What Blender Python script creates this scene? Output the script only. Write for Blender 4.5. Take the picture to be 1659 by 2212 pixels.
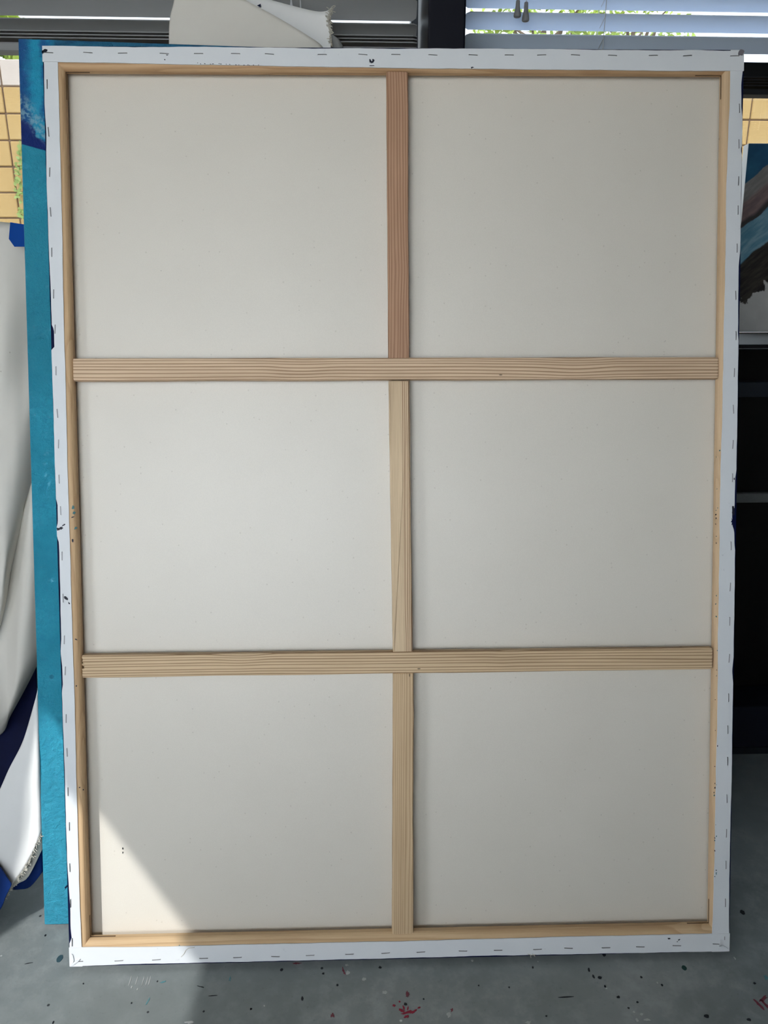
import bpy, bmesh, math, random
import numpy as np
from mathutils import Matrix, Vector

rnd = random.Random(7)
S = bpy.context.scene
for o in list(bpy.data.objects):
    bpy.data.objects.remove(o)
COL = S.collection
R = math.radians

# ------------------------------------------------------------------ camera
CAM = np.array([-0.07034, -1.23123, 1.37612])
RCW = np.array([[9.99659718e-01, 8.85168024e-03, -2.45376238e-02],
                [-2.60715280e-02, 3.08384099e-01, -9.50904581e-01],
                [-8.50090279e-04, 9.51220739e-01, 3.08509939e-01]])
cd = bpy.data.cameras.new('camera')
cd.sensor_fit = 'VERTICAL'; cd.sensor_height = 36.0; cd.sensor_width = 36.0
cd.lens = 27.016; cd.clip_start = 0.02; cd.clip_end = 200
camo = bpy.data.objects.new('camera', cd); COL.objects.link(camo)
m4 = Matrix.Identity(4)
for i in range(3):
    for j in range(3): m4[i][j] = RCW[i, j]
    m4[i][3] = CAM[i]
camo.matrix_world = m4
S.camera = camo

# ------------------------------------------------------------------ world, sun, exposure
W = bpy.data.worlds.new('sky'); S.world = W
W.use_nodes = True
bg = W.node_tree.nodes['Background']
bg.inputs[0].default_value = (0.90, 0.945, 1.0, 1)
bg.inputs[1].default_value = 4.4
sd = bpy.data.lights.new('sun', 'SUN'); sd.energy = 2.7; sd.angle = R(0.65); sd.color = (1.0, 0.97, 0.92)
sun = bpy.data.objects.new('sun', sd); COL.objects.link(sun)
SUN = Vector((1.0, 1.27, -1.4)).normalized()
sun.rotation_euler = SUN.to_track_quat('-Z', 'Y').to_euler()
sun.location = (-4, -6, 6)
S.view_settings.view_transform = 'Standard'
S.view_settings.look = 'None'
S.view_settings.gamma = 1.0
S.view_settings.use_curve_mapping = False
S.view_settings.exposure = 1.36

# ------------------------------------------------------------------ measuring helpers (sight lines to real planes)
F = 1660.0
def ray(x, y):
    return RCW @ np.array([(x - 829.5) / F, -(y - 1106) / F, -1.0])
def on_depth(x, y, Y, psi=0.0):
    n = np.array([-math.sin(psi), math.cos(psi), 0]); d = ray(x, y)
    s = (n @ (np.array([0, Y, 0]) - CAM)) / (n @ d); return CAM + s * d
def on_floor(x, y, Z):
    d = ray(x, y); return CAM + (Z - CAM[2]) / d[2] * d
LEAN = R(15)
AX = np.array([[1, 0, 0], [0, math.sin(LEAN), -math.cos(LEAN)], [0, math.cos(LEAN), math.sin(LEAN)]])
def on_canvas(x, y, off=0.0):
    n = AX[:, 2]; d = ray(x, y); s = (n @ (-n * off - CAM)) / (n @ d)
    return AX.T @ (CAM + s * d)

# ------------------------------------------------------------------ node helpers
class V:
    """a node socket with arithmetic"""
    def __init__(s, nt, sock): s.nt, s.s = nt, sock
    def _m(s, op, *a):
        n = s.nt.nodes.new('ShaderNodeMath'); n.operation = op
        for i, v in enumerate((s,) + a):
            if isinstance(v, V): s.nt.links.new(v.s, n.inputs[i])
            else: n.inputs[i].default_value = v
        return V(s.nt, n.outputs[0])
    def __add__(s, o): return s._m('ADD', o)
    __radd__ = __add__
    def __sub__(s, o): return s._m('SUBTRACT', o)
    def __rsub__(s, o): return (s * -1.0) + o
    def __mul__(s, o): return s._m('MULTIPLY', o)
    __rmul__ = __mul__
    def abs(s): return s._m('ABSOLUTE')
    def gt(s, v): return s._m('GREATER_THAN', v)
    def mx(s, v): return s._m('MAXIMUM', v)
    def mn(s, v): return s._m('MINIMUM', v)
    def sm(s, a, b):
        n = s.nt.nodes.new('ShaderNodeMapRange'); n.interpolation_type = 'SMOOTHSTEP'
        s.nt.links.new(s.s, n.inputs[0]); n.inputs[1].default_value = a; n.inputs[2].default_value = b
        return V(s.nt, n.outputs[0])

class Mat:
    def __init__(s, name, rough=0.7, spec=0.3, metal=0.0):
        s.m = bpy.data.materials.new(name); s.m.use_nodes = True
        s.nt = s.m.node_tree; s.b = s.nt.nodes['Principled BSDF']
        s.b.inputs['Roughness'].default_value = rough
        s.b.inputs['Specular IOR Level'].default_value = spec
        s.b.inputs['Metallic'].default_value = metal
        tc = s.nt.nodes.new('ShaderNodeTexCoord'); s.obj = tc.outputs['Object']
        sep = s.nt.nodes.new('ShaderNodeSeparateXYZ'); s.nt.links.new(s.obj, sep.inputs[0])
        s.x, s.y, s.z = (V(s.nt, sep.outputs[i]) for i in range(3))
    def vec(s, x, y, z):
        n = s.nt.nodes.new('ShaderNodeCombineXYZ')
        for i, v in enumerate((x, y, z)):
            if isinstance(v, V): s.nt.links.new(v.s, n.inputs[i])
            else: n.inputs[i].default_value = v
        return n.outputs[0]
    def noise(s, scale=5, detail=3, rough=0.55, vec=None):
        n = s.nt.nodes.new('ShaderNodeTexNoise'); s.nt.links.new(vec or s.obj, n.inputs['Vector'])
        n.inputs['Scale'].default_value = scale; n.inputs['Detail'].default_value = detail; n.inputs['Roughness'].default_value = rough
        return V(s.nt, n.outputs[0])
    def voro(s, scale, vec=None, out='Distance'):
        n = s.nt.nodes.new('ShaderNodeTexVoronoi'); s.nt.links.new(vec or s.obj, n.inputs['Vector'])
        n.inputs['Scale'].default_value = scale
        if out == 'both':
            sp = s.nt.nodes.new('ShaderNodeSeparateColor'); s.nt.links.new(n.outputs['Color'], sp.inputs[0])
            return V(s.nt, n.outputs['Distance']), V(s.nt, sp.outputs[0]), V(s.nt, sp.outputs[1])
        return V(s.nt, n.outputs[out])
    def rgb(s, c):
        n = s.nt.nodes.new('ShaderNodeRGB'); n.outputs[0].default_value = (*c, 1); return n.outputs[0]
    def mix(s, f, a, b, mode='MIX'):
        n = s.nt.nodes.new('ShaderNodeMix'); n.data_type = 'RGBA'; n.blend_type = mode
        if isinstance(f, V): s.nt.links.new(f.s, n.inputs[0])
        else: n.inputs[0].default_value = f
        for i, v in ((6, a), (7, b)):
            if isinstance(v, tuple): n.inputs[i].default_value = (*v, 1)
            else: s.nt.links.new(v, n.inputs[i])
        return n.outputs[2]
    def ramp(s, f, stops):
        n = s.nt.nodes.new('ShaderNodeValToRGB'); s.nt.links.new(f.s, n.inputs[0])
        e = n.color_ramp.elements
        while len(e) < len(stops): e.new(0.5)
        for el, (p, c) in zip(e, stops): el.position = p; el.color = (*c, 1)
        return n.outputs[0]
    def color(s, c):
        if isinstance(c, tuple): s.b.inputs['Base Color'].default_value = (*c, 1)
        else: s.nt.links.new(c, s.b.inputs['Base Color'])
        return s
    def bump(s, h, strength=0.3, dist=0.002):
        n = s.nt.nodes.new('ShaderNodeBump'); n.inputs['Strength'].default_value = strength
        n.inputs['Distance'].default_value = dist; s.nt.links.new(h.s, n.inputs['Height'])
        s.nt.links.new(n.outputs[0], s.b.inputs['Normal']); return s

def srgb(r, g, b):
    f = lambda v: (v / 255 / 12.92) if v <= 10 else ((v / 255 + 0.055) / 1.055) ** 2.4
    return (f(r), f(g), f(b))

def plain(name, c, rough=0.6, spec=0.3, metal=0.0, var=0.08, nscale=12):
    m = Mat(name, rough, spec, metal)
    d = tuple(v * (1 - 2 * var) for v in c)
    m.color(m.mix(m.noise(nscale, 4), d, tuple(min(1, v * (1 + var)) for v in c)))
    return m.m

def wood(name, light, dark, seed=0.0, spacing=0.0055, warp=0.012, contrast=1.0, split=None, freq=1.3):
    m = Mat(name, 0.62, 0.25)
    wn = m.noise(1.0, 2, 0.5, m.vec(m.x * freq + seed, m.y * 2.0 + seed, m.z * 2.0))
    wf = m.noise(1.0, 2, 0.55, m.vec(m.x * 0.7 + seed * 3, m.y * 42.0 + seed, m.z * 16.0 + seed))
    kn = m.noise(1.0, 1, 0.4, m.vec(m.x * 3.4 + seed * 5, m.y * 9.0, seed))
    co = m.y + m.z * 0.4 + (wn - 0.5) * warp * 2 + (wf - 0.5) * 0.015 + kn.sm(0.55, 0.85) * warp * 1.6 + m.x * 0.004
    w = m.nt.nodes.new('ShaderNodeTexWave'); w.wave_type = 'BANDS'; w.bands_direction = 'X'; w.wave_profile = 'SAW'
    w.inputs['Scale'].default_value = 0.31416 / spacing; w.inputs['Distortion'].default_value = 0
    m.nt.links.new(m.vec(co, 0.0, 0.0), w.inputs['Vector'])
    sw = V(m.nt, w.outputs['Fac'])
    ring = sw.sm(0.45, 0.93) * (1.0 - sw.sm(0.955, 1.0))
    if split is not None:
        ring = ring * (m.y * split[1]).sm(split[0] * split[1] - 0.002, split[0] * split[1] + 0.002) 
    fib = m.noise(1.0, 2, 0.6, m.vec(m.x * 12.0, m.y * 900.0, m.z * 900.0 + seed))
    big = m.noise(1.0, 2, 0.5, m.vec(m.x * 3.0 + seed, m.y * 25.0, m.z * 20.0))
    c = m.mix(ring * contrast, light, dark)
    c = m.mix(fib.sm(0.35, 0.8) * 0.28, c, dark)
    c = m.mix(big.sm(0.4, 0.75) * 0.22, c, tuple(v * 0.8 for v in dark))
    # odd dark nicks
    dd, ra, rb = m.voro(1.0, m.vec(m.x * 22.0 + seed, m.y * 60.0, m.z * 40.0), 'both')
    c = m.mix((1.0 - dd.sm(0.05, 0.10)) * ra.gt(0.9) * 0.75, c, (0.05, 0.035, 0.025))
    m.color(c); m.bump(ring + fib * 0.4, 0.15, 0.0006)
    return m.m

# ------------------------------------------------------------------ materials
PINE = srgb(206, 178, 141); PINE_D = srgb(146, 112, 78)
M = {}
M['bar_left'] = wood('pine_left', srgb(203, 172, 134), srgb(158, 122, 86), 1.3, 0.011, 0.02, 0.35)
M['bar_right'] = wood('pine_right', srgb(208, 180, 146), srgb(172, 140, 106), 4.1, 0.012, 0.02, 0.25)
M['bar_top'] = wood('pine_top', srgb(198, 164, 126), srgb(150, 112, 78), 7.7, 0.010, 0.03, 0.5)
M['bar_bottom'] = wood('pine_bottom', srgb(210, 181, 143), srgb(168, 133, 95), 9.2, 0.014, 0.03, 0.45)
M['brace_h1'] = wood('pine_brace_upper', srgb(218, 191, 161), srgb(140, 107, 78), 2.2, 0.0058, 0.004, 0.9)
M['brace_h2'] = wood('pine_brace_lower', srgb(214, 188, 153), srgb(140, 109, 79), 5.9, 0.0060, 0.006, 0.9)
M['brace_v1'] = wood('pine_brace_red', srgb(184, 146, 118), srgb(134, 97, 74), 3.4, 0.0050, 0.010, 0.75)
M['brace_v2'] = wood('pine_brace_mid', srgb(215, 191, 158), srgb(134, 96, 70), 6.6, 0.0038, 0.004, 0.95, split=(-0.004, -1.0))
M['brace_v3'] = wood('pine_brace_low', srgb(208, 182, 147), srgb(160, 126, 92), 8.8, 0.0048, 0.003, 0.6)

m = Mat('raw_canvas', 0.5, 0.8)
c0 = m.mix(m.noise(6, 4), (0.665, 0.62, 0.545), (0.715, 0.67, 0.595))
c0 = m.mix(m.noise(650, 2).sm(0.35, 0.7) * 0.10, c0, (0.40, 0.37, 0.32))
dd, ra, rb = m.voro(95.0, None, 'both')
c0 = m.mix((1.0 - dd.sm(0.08, 0.20)) * ra.gt(0.90) * 0.22, c0, (0.20, 0.15, 0.10))
dd, ra, rb = m.voro(40.0, None, 'both')
c0 = m.mix((1.0 - dd.sm(0.02, 0.05)) * ra.gt(0.93) * 0.5, c0, (0.12, 0.09, 0.07))
m.color(c0); m.bump(m.noise(900, 2), 0.15, 0.0005); M['raw'] = m.m

m = Mat('raw_canvas_loose', 0.9, 0.1)
c0 = m.mix(m.noise(9, 4), (0.62, 0.59, 0.535), (0.69, 0.665, 0.61))
dd, ra, rb = m.voro(60.0, None, 'both')
c0 = m.mix((1.0 - dd.sm(0.06, 0.13)) * ra.gt(0.85) * 0.4, c0, (0.2, 0.15, 0.1))
m.color(c0); m.bump(m.noise(500, 2), 0.2, 0.0006); M['raw2'] = m.m

m = Mat('white_gesso', 0.65, 0.3)
c0 = m.mix(m.noise(14, 4), (0.66, 0.685, 0.715), (0.735, 0.75, 0.765))
sc = m.noise(1.0, 4, 0.7, m.vec(m.x * 60.0, m.y * 60.0, m.z * 60.0))
sp = m.noise(5, 2)
c0 = m.mix(sc.sm(0.62, 0.72) * sp.sm(0.55, 0.7) * 0.5, c0, (0.25, 0.27, 0.30))
m.color(c0); m.bump(m.noise(60, 3), 0.15, 0.001); M['gesso'] = m.m
M['gesso2'] = plain('white_primed_side', (0.78, 0.78, 0.77), 0.8, 0.15, 0, 0.03)
M['navy'] = plain('navy_paint', (0.003, 0.006, 0.040), 0.6, 0.10, 0, 0.3, 30)
M['black_paint'] = plain('dark_navy_mark', (0.008, 0.009, 0.022), 0.5, 0.3, 0, 0.2, 40)
M['tealmark'] = plain('teal_mark', (0.04, 0.16, 0.17), 0.5, 0.3, 0, 0.25, 60)
M['cobalt'] = plain('cobalt_paint', (0.003, 0.024, 0.135), 0.6, 0.12, 0, 0.25, 20)
M['tape'] = plain('blue_masking_tape', (0.002, 0.05, 0.27), 0.6, 0.12, 0, 0.06, 30)
M['staple'] = plain('staple_steel', (0.30, 0.30, 0.31), 0.38, 0.5, 0.85, 0.1, 200)
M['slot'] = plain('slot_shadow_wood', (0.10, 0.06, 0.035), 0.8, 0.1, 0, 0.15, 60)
M['thread'] = plain('frayed_thread', (0.60, 0.57, 0.50), 0.9, 0.1, 0, 0.1, 60)

# teal painting: local x right, y up, origin at lower left corner
m = Mat('teal_painting', 0.42, 0.4)
n1 = m.noise(7, 5, 0.6); n2 = m.noise(34, 4, 0.6); n3 = m.noise(120, 3, 0.6)
c0 = m.mix(n1.sm(0.3, 0.7), (0.020, 0.265, 0.395), (0.034, 0.36, 0.51))
c0 = m.mix(n2.sm(0.5, 0.75) * 0.4, c0, (0.014, 0.22, 0.38))
up = m.y.sm(1.0, 1.3) * (1.0 - m.y.sm(1.3, 1.6))
cr = m.noise(70, 6, 0.75); c0 = m.mix((1.0 - (cr - 0.5).abs().sm(0.0, 0.035)) * n1.sm(0.45, 0.6) * 0.45, c0, (0.010, 0.17, 0.29))
c0 = m.mix(up * 0.45, c0, (0.022, 0.19, 0.27))
dd, ra, rb = m.voro(28.0, None, 'both')
c0 = m.mix((1.0 - dd.sm(0.10, 0.16)) * ra.gt(0.85) * 0.6, c0, (0.01, 0.12, 0.20))
wob = (n2 - 0.5) * 0.05
cor = m.mix((m.x + wob * 0.7).sm(0.008, 0.03), (0.012, 0.10, 0.30), (0.02, 0.34, 0.55))
cor = m.mix((m.x + wob).sm(0.04, 0.055) * n2.sm(0.4, 0.6), cor, (0.01, 0.12, 0.34))
cor = m.mix(n3.sm(0.55, 0.75) * 0.5, cor, (0.03, 0.22, 0.45))
edge = m.y + m.x * 0.95 + (n2 - 0.5) * 0.05                # lace boundary above the navy patch
lace = (1.0 - (edge - 1.726).abs().sm(0.012, 0.034)) * n3.sm(0.42, 0.6)
cor = m.mix(1.0 - edge.sm(1.700, 1.706), cor, (0.006, 0.025, 0.17))
cor = m.mix(lace * 0.75, cor, (0.28, 0.50, 0.60))
top = m.mix(m.noise(1.0, 3, 0.5, m.vec(m.x * 9.0, m.y * 30.0, 0.3)).sm(0.42, 0.5), (0.012, 0.11, 0.30), (0.05, 0.32, 0.58))
top = m.mix(m.y.sm(1.829, 1.836) * 0.7, top, (0.008, 0.09, 0.17))
top = m.mix(m.x.sm(0.66, 0.70), top, (0.05, 0.30, 0.40))
cor = m.mix(m.x.sm(0.06, 0.075), cor, top)
c0 = m.mix((m.y + m.x * 0.25).sm(1.650, 1.652), c0, cor)
m.color(c0)
c0 = c0; m.bump(m.noise(45, 6, 0.75).sm(0.35, 0.7) * 1.2 + n3 * 0.5 + dd.sm(0.0, 0.16) * 0.3, 0.6, 0.005); M['teal'] = m.m

# abstract landscape panel: local x right, y up, origin at lower left corner of the panel
m = Mat('striped_painting', 0.5, 0.3)
n1 = m.noise(9, 4); n2 = m.noise(1.0, 4, 0.6, m.vec((m.x + m.y) * 12.0, (m.y - m.x * 0.8) * 60.0, 0.0))
q = m.y - m.x * 0.78 + (n1 - 0.5) * 0.05
blue = m.mix(n1.sm(0.35, 0.7), (0.016, 0.075, 0.15), (0.035, 0.14, 0.23))
taupe = m.mix(n2.sm(0.3, 0.75), (0.20, 0.19, 0.18), (0.30, 0.28, 0.26))
mauve = m.mix(n2.sm(0.3, 0.75), (0.17, 0.12, 0.12), (0.27, 0.19, 0.18))
sea = m.mix(n2.sm(0.3, 0.75), (0.10, 0.26, 0.36), (0.26, 0.42, 0.50))
dark = m.mix(n2.sm(0.3, 0.75), (0.018, 0.016, 0.016), (0.07, 0.06, 0.05))
white = m.mix(n1.sm(0.3, 0.7), (0.44, 0.43, 0.42), (0.55, 0.54, 0.52))
k = 0.00134
rag = (m.noise(40, 4) - 0.5) * 0.09
c0 = m.mix((q + rag).sm(0.058, 0.066), white, dark)
c0 = m.mix(q.sm(0.176, 0.182), c0, sea)
c0 = m.mix(q.sm(0.273, 0.278), c0, (0.05, 0.045, 0.045))
c0 = m.mix(q.sm(0.285, 0.30), c0, mauve)
c0 = m.mix(q.sm(0.335, 0.35), c0, taupe)
c0 = m.mix(q.sm(0.388, 0.392), c0, blue)
m.color(c0); m.bump(n2, 0.3, 0.002); M['stripes'] = m.m

# floor
m = Mat('painted_concrete', 0.42, 0.35)
n1 = m.noise(3.2, 6, 0.62); n2 = m.noise(22, 5, 0.65); n3 = m.noise(140, 3, 0.6)
c0 = m.mix(n1.sm(0.3, 0.72), (0.165, 0.188, 0.190), (0.235, 0.258, 0.260))
c0 = m.mix(n2.sm(0.42, 0.72) * m.noise(1.6, 3).sm(0.35, 0.65) * 0.7, c0, (0.33, 0.355, 0.355))
c0 = m.mix(n3.sm(0.6, 0.8) * 0.35, c0, (0.10, 0.115, 0.12))
dd, ra, rb = m.voro(30.0, None, 'both')
c0 = m.mix((1.0 - dd.sm(0.07, 0.10)) * ra.gt(0.90), c0, (0.02, 0.025, 0.03))
dd, ra, rb = m.voro(24.0, m.vec(m.x + 3.3, m.y * 1.2, m.z), 'both')
c0 = m.mix((1.0 - dd.sm(0.05, 0.09)) * ra.gt(0.93) * 0.9, c0, (0.65, 0.66, 0.66))
dd, ra, rb = m.voro(13.0, m.vec(m.x * 0.8 + 1.7, m.y * 1.4, m.z), 'both')
c0 = m.mix((1.0 - dd.sm(0.07, 0.13)) * ra.gt(0.93) * 0.7, c0, (0.05, 0.07, 0.08))
m.color(c0)
m.nt.links.new((n2 * 0.3 + 0.32).s, m.b.inputs['Roughness'])
m.bump(n2 * 0.7 + n3 * 0.5, 0.18, 0.002); M['floor'] = m.m

M['wall'] = plain('light_grey_plaster', (0.30, 0.30, 0.295), 0.9, 0.1, 0, 0.03)
M['darkwall'] = plain('charcoal_wall', (0.03, 0.032, 0.036), 0.7, 0.2, 0, 0.1)
M['ceiling'] = plain('grey_ceiling', (0.30, 0.30, 0.30), 0.9, 0.1, 0, 0.02)
M['steel'] = plain('navy_black_steel', (0.003, 0.0035, 0.009), 0.5, 0.12, 0, 0.1)
M['frame'] = plain('window_frame_metal', (0.10, 0.105, 0.115), 0.45, 0.4, 0.3, 0.05)
M['slat'] = plain('sky_tinted_blind_slat', (0.66, 0.755, 0.91), 0.5, 0.3, 0, 0.02, 5)  # blue of the reflected sky put into the slat colour
M['slat_grey'] = plain('grey_blind_slat', (0.25, 0.253, 0.257), 0.55, 0.3, 0, 0.02, 5)
M['cord'] = plain('blind_cord', (0.55, 0.56, 0.60), 0.8, 0.1, 0, 0.05, 80)
M['tassel'] = plain('grey_plastic_tassel', (0.22, 0.22, 0.23), 0.5, 0.3, 0, 0.05, 80)
M['black'] = plain('black_cabinet', (0.0035, 0.0035, 0.004), 0.45, 0.3, 0, 0.1)
M['gloss'] = plain('black_gloss_edge', (0.012, 0.012, 0.014), 0.15, 0.6, 0, 0.05)
M['toplam'] = plain('grey_laminate', (0.16, 0.163, 0.163), 0.5, 0.3, 0, 0.04)
M['bluegrey'] = plain('dark_slate_metal', (0.012, 0.016, 0.024), 0.45, 0.4, 0, 0.1)
M['alu'] = plain('brushed_aluminium', (0.20, 0.21, 0.205), 0.4, 0.5, 0.6, 0.08, 60)
M['plinth'] = plain('dark_navy_plinth', (0.008, 0.010, 0.022), 0.5, 0.3, 0, 0.1)

def pane_mat(name, tint):
    mt = bpy.data.materials.new(name); mt.use_nodes = True; nt = mt.node_tree
    for n in list(nt.nodes): nt.nodes.remove(n)
    o = nt.nodes.new('ShaderNodeOutputMaterial'); t = nt.nodes.new('ShaderNodeBsdfTransparent'); t.inputs[0].default_value = (*tint, 1)
    g = nt.nodes.new('ShaderNodeBsdfGlossy'); g.inputs['Roughness'].default_value = 0.02
    x = nt.nodes.new('ShaderNodeMixShader'); x.inputs[0].default_value = 0.05
    nt.links.new(t.outputs[0], x.inputs[1]); nt.links.new(g.outputs[0], x.inputs[2]); nt.links.new(x.outputs[0], o.inputs[0])
    return mt
M['pane'] = pane_mat('dimming_window_pane', (0.45, 0.47, 0.48))  # tint added to dim the bright yard and sky outside
M['clear'] = pane_mat('clear_pane', (0.95, 0.96, 0.96))
M['tinted'] = pane_mat('tinted_window_pane', (0.70, 0.71, 0.72))

def leafmat(name, a, b):
    m = Mat(name, 0.5, 0.3); m.color(m.mix(m.noise(3, 2), a, b))
    m.b.inputs['Transmission Weight'].default_value = 0.0
    return m.m
M['leaf'] = leafmat('leaf_green', (0.20, 0.36, 0.05), (0.55, 0.62, 0.10))
M['leaf2'] = leafmat('leaf_olive', (0.14, 0.22, 0.06), (0.35, 0.42, 0.12))
M['bark'] = plain('bark', (0.16, 0.11, 0.07), 0.9, 0.1, 0, 0.2)
m = Mat('sandy_block', 0.95, 0.05)
c0 = m.mix(m.noise(4, 4), (0.44, 0.28, 0.115), (0.54, 0.37, 0.17))
c0 = m.mix(m.noise(1.3, 3).sm(0.55, 0.75) * 0.6, c0, (0.56, 0.46, 0.33))
m.color(c0); m.bump(m.noise(60, 3), 0.3, 0.006); M['block'] = m.m
M['cap'] = plain('pale_cap_block', (0.56, 0.47, 0.41), 0.95, 0.05, 0, 0.06, 4)
M['mortar'] = plain('mortar', (0.20, 0.13, 0.085), 0.95, 0.05, 0, 0.1)
M['yard'] = plain('yard_paving', (0.45, 0.42, 0.37), 0.95, 0.05, 0, 0.08, 1)

# ------------------------------------------------------------------ mesh helpers
def link(o, parent=None):
    COL.objects.link(o)
    if parent is not None: o.parent = parent
    return o
def mesh(name, verts, faces, mats, parent=None, smooth=False, midx=None):
    me = bpy.data.meshes.new(name); me.from_pydata([tuple(v) for v in verts], [], faces); me.update()
    for mt in (mats if isinstance(mats, (list, tuple)) else [mats]): me.materials.append(mt)
    if midx: me.polygons.foreach_set('material_index', midx)
    if smooth: me.polygons.foreach_set('use_smooth', [True] * len(me.polygons))
    return link(bpy.data.objects.new(name, me), parent)
def from_bm(name, bm, mats, parent=None, smooth=False):
    me = bpy.data.meshes.new(name); bmesh.ops.recalc_face_normals(bm, faces=bm.faces); bm.to_mesh(me); bm.free()
    for mt in (mats if isinstance(mats, (list, tuple)) else [mats]): me.materials.append(mt)
    if smooth: me.polygons.foreach_set('use_smooth', [True] * len(me.polygons))
    return link(bpy.data.objects.new(name, me), parent)
def add_box(bm, lo, hi, bevel=0.0, seg=2):
    r = bmesh.ops.create_cube(bm, size=1.0); vs = r['verts']
    for v in vs:
        v.co = Vector([lo[i] + (v.co[i] + 0.5) * (hi[i] - lo[i]) for i in range(3)])
    if bevel:
        es = list({e for v in vs for e in v.link_edges})
        bmesh.ops.bevel(bm, geom=es, offset=bevel, segments=seg, affect='EDGES', profile=0.6)
def box(name, lo, hi, mat, parent=None, bevel=0.0, seg=2):
    bm = bmesh.new(); add_box(bm, lo, hi, bevel, seg); return from_bm(name, bm, mat, parent)
def add_tube(bm, pts, rad, n=8):
    rings = []
    pts = [Vector(p) for p in pts]
    for i, p in enumerate(pts):
        t = (pts[min(i + 1, len(pts) - 1)] - pts[max(i - 1, 0)]).normalized()
        a = t.cross(Vector((0.3, 1, 0.2))).normalized(); b = t.cross(a)
        r = rad[i] if isinstance(rad, (list, tuple)) else rad
        rings.append([bm.verts.new(p + (a * math.cos(2 * math.pi * k / n) + b * math.sin(2 * math.pi * k / n)) * r) for k in range(n)])
    for i in range(len(rings) - 1):
        for k in range(n):
            bm.faces.new((rings[i][k], rings[i][(k + 1) % n], rings[i + 1][(k + 1) % n], rings[i + 1][k]))
    bm.faces.new(rings[0][::-1]); bm.faces.new(rings[-1])
def empty(name, loc=(0, 0, 0), rot=(0, 0, 0), label=None, cat=None, group=None):
    o = bpy.data.objects.new(name, None); o.location = loc; o.rotation_euler = rot; o.empty_display_size = 0.1
    link(o); tag(o, label, cat, group); return o
def tag(o, label=None, cat=None, group=None, kind=None):
    if label: o['label'] = label
    if cat: o['category'] = cat
    if group: o['group'] = group
    if kind: o['kind'] = kind
    return o
def struct(o): o['kind'] = 'structure'; return o
def blob(name, x, y, z, rx, ry, ang, mat, parent, n=14, th=0.0006, rough=0.35, seed=None):
    """thin dab of dried paint with a ragged outline, lying on a local XY plane"""
    r = random.Random(seed if seed is not None else int(abs(x * 7919 + y * 104729) * 1000))
    bm = bmesh.new(); vs = []
    for i in range(n):
        a = 2 * math.pi * i / n; k = 1 - rough * r.random()
        px, py = rx * k * math.cos(a), ry * k * math.sin(a)
        vs.append(bm.verts.new((px * math.cos(ang) - py * math.sin(ang), px * math.sin(ang) + py * math.cos(ang), 0)))
    f = bm.faces.new(vs)
    ex = bmesh.ops.extrude_face_region(bm, geom=[f])
    bmesh.ops.translate(bm, verts=[g for g in ex['geom'] if isinstance(g, bmesh.types.BMVert)], vec=(0, 0, th))
    o = from_bm(name, bm, mat, parent); o.location = (x, y, z); return o

FZ = -0.0098            # floor level: the leaning canvas rests on its far lower edge

# ================================================================== THE ROOM
XL, XR, YF, YB, ZC = -1.7, 2.9, -1.95, 1.10, 3.25
fl = struct(box('floor', (XL - 0.2, YF - 0.2, FZ - 0.12), (XR + 0.2, YB + 0.2, FZ), M['floor']))
struct(box('ceiling', (XL - 0.2, YF - 0.2, ZC), (XR + 0.2, YB + 0.2, ZC + 0.15), M['ceiling']))
struct(box('wall_right', (XR, YF, FZ), (XR + 0.2, YB + 0.16, ZC), M['darkwall']))
# left wall: large glazed opening, whose head and far jamb bound the patch of sun
OY0, OY1, OZ1 = -1.90, -0.968, 1.868
def holed(name, boxes, mat):
    bm = bmesh.new()
    for lo, hi in boxes: add_box(bm, lo, hi)
    return struct(from_bm(name, bm, mat))
holed('wall_left', [((XL - 0.06, OY1, FZ), (XL, YB + 0.16, ZC)), ((XL - 0.06, YF, FZ), (XL, OY0, ZC)),
                    ((XL - 0.06, OY0, OZ1), (XL, OY1, ZC)), ((XL - 0.06, OY0, FZ), (XL, OY1, 0.25))], M['wall'])
w = struct(empty('window_3')); w['label'] = 'large tinted side window'
box('window_pane', (XL - 0.045, OY0, 0.25), (XL - 0.04, OY1, OZ1), M['tinted'], w)
# front wall behind the camera: window added for fill light, roof added against sun
DX0, DX1, DZ0, DZ = -1.22, 0.0, 0.85, 2.78
holed('wall_front', [((XL, YF - 0.15, FZ), (DX0, YF, ZC)), ((DX1, YF - 0.15, FZ), (XR, YF, ZC)), ((DX0, YF - 0.15, DZ), (DX1, YF, ZC)), ((DX0, YF - 0.15, FZ), (DX1, YF, DZ0))], M['wall'])
w = struct(empty('fill_window')); w['label'] = 'added wide front window behind the camera, for soft fill light'
box('window_pane', (DX0, YF - 0.08, DZ0), (DX1, YF - 0.075, DZ), M['clear'], w)
struct(box('sun_block_roof', (-2.2, YF - 2.6, 3.02), (XR + 1.0, YF - 0.15, 3.10), M['wall']))  # unseen roof added to keep sun out of the front window
# back wall: low charcoal wall, glazing above, head above that
PSI = R(1.5)
holed('wall_back', [((XL, YB + 0.02, FZ), (XR, YB + 0.16, 1.06)), ((XL, YB + 0.02, 2.85), (XR, YB + 0.16, ZC))], M['darkwall'])
def window(name, x0, x1, rails):
    wd = struct(empty(name, (0, YB + 0.05, 0)))
    box('window_pane', (x0 + 0.03, 0.03, 1.08), (x1 - 0.03, 0.036, 2.84), M['pane'], wd)
    for lo, hi in (((x0, 0, 1.06), (x1, 0.07, 1.10)), ((x0, 0, 2.81), (x1, 0.07, 2.85)),
                   ((x0, 0, 1.10), (x0 + 0.045, 0.07, 2.81)), ((x1 - 0.045, 0, 1.10), (x1, 0.07, 2.81))):
        box('window_frame', lo, hi, M['frame'], wd, 0.004)
window('window_1', XL, 0.11, [])
window('window_2', 0.16, XR, [])
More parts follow.
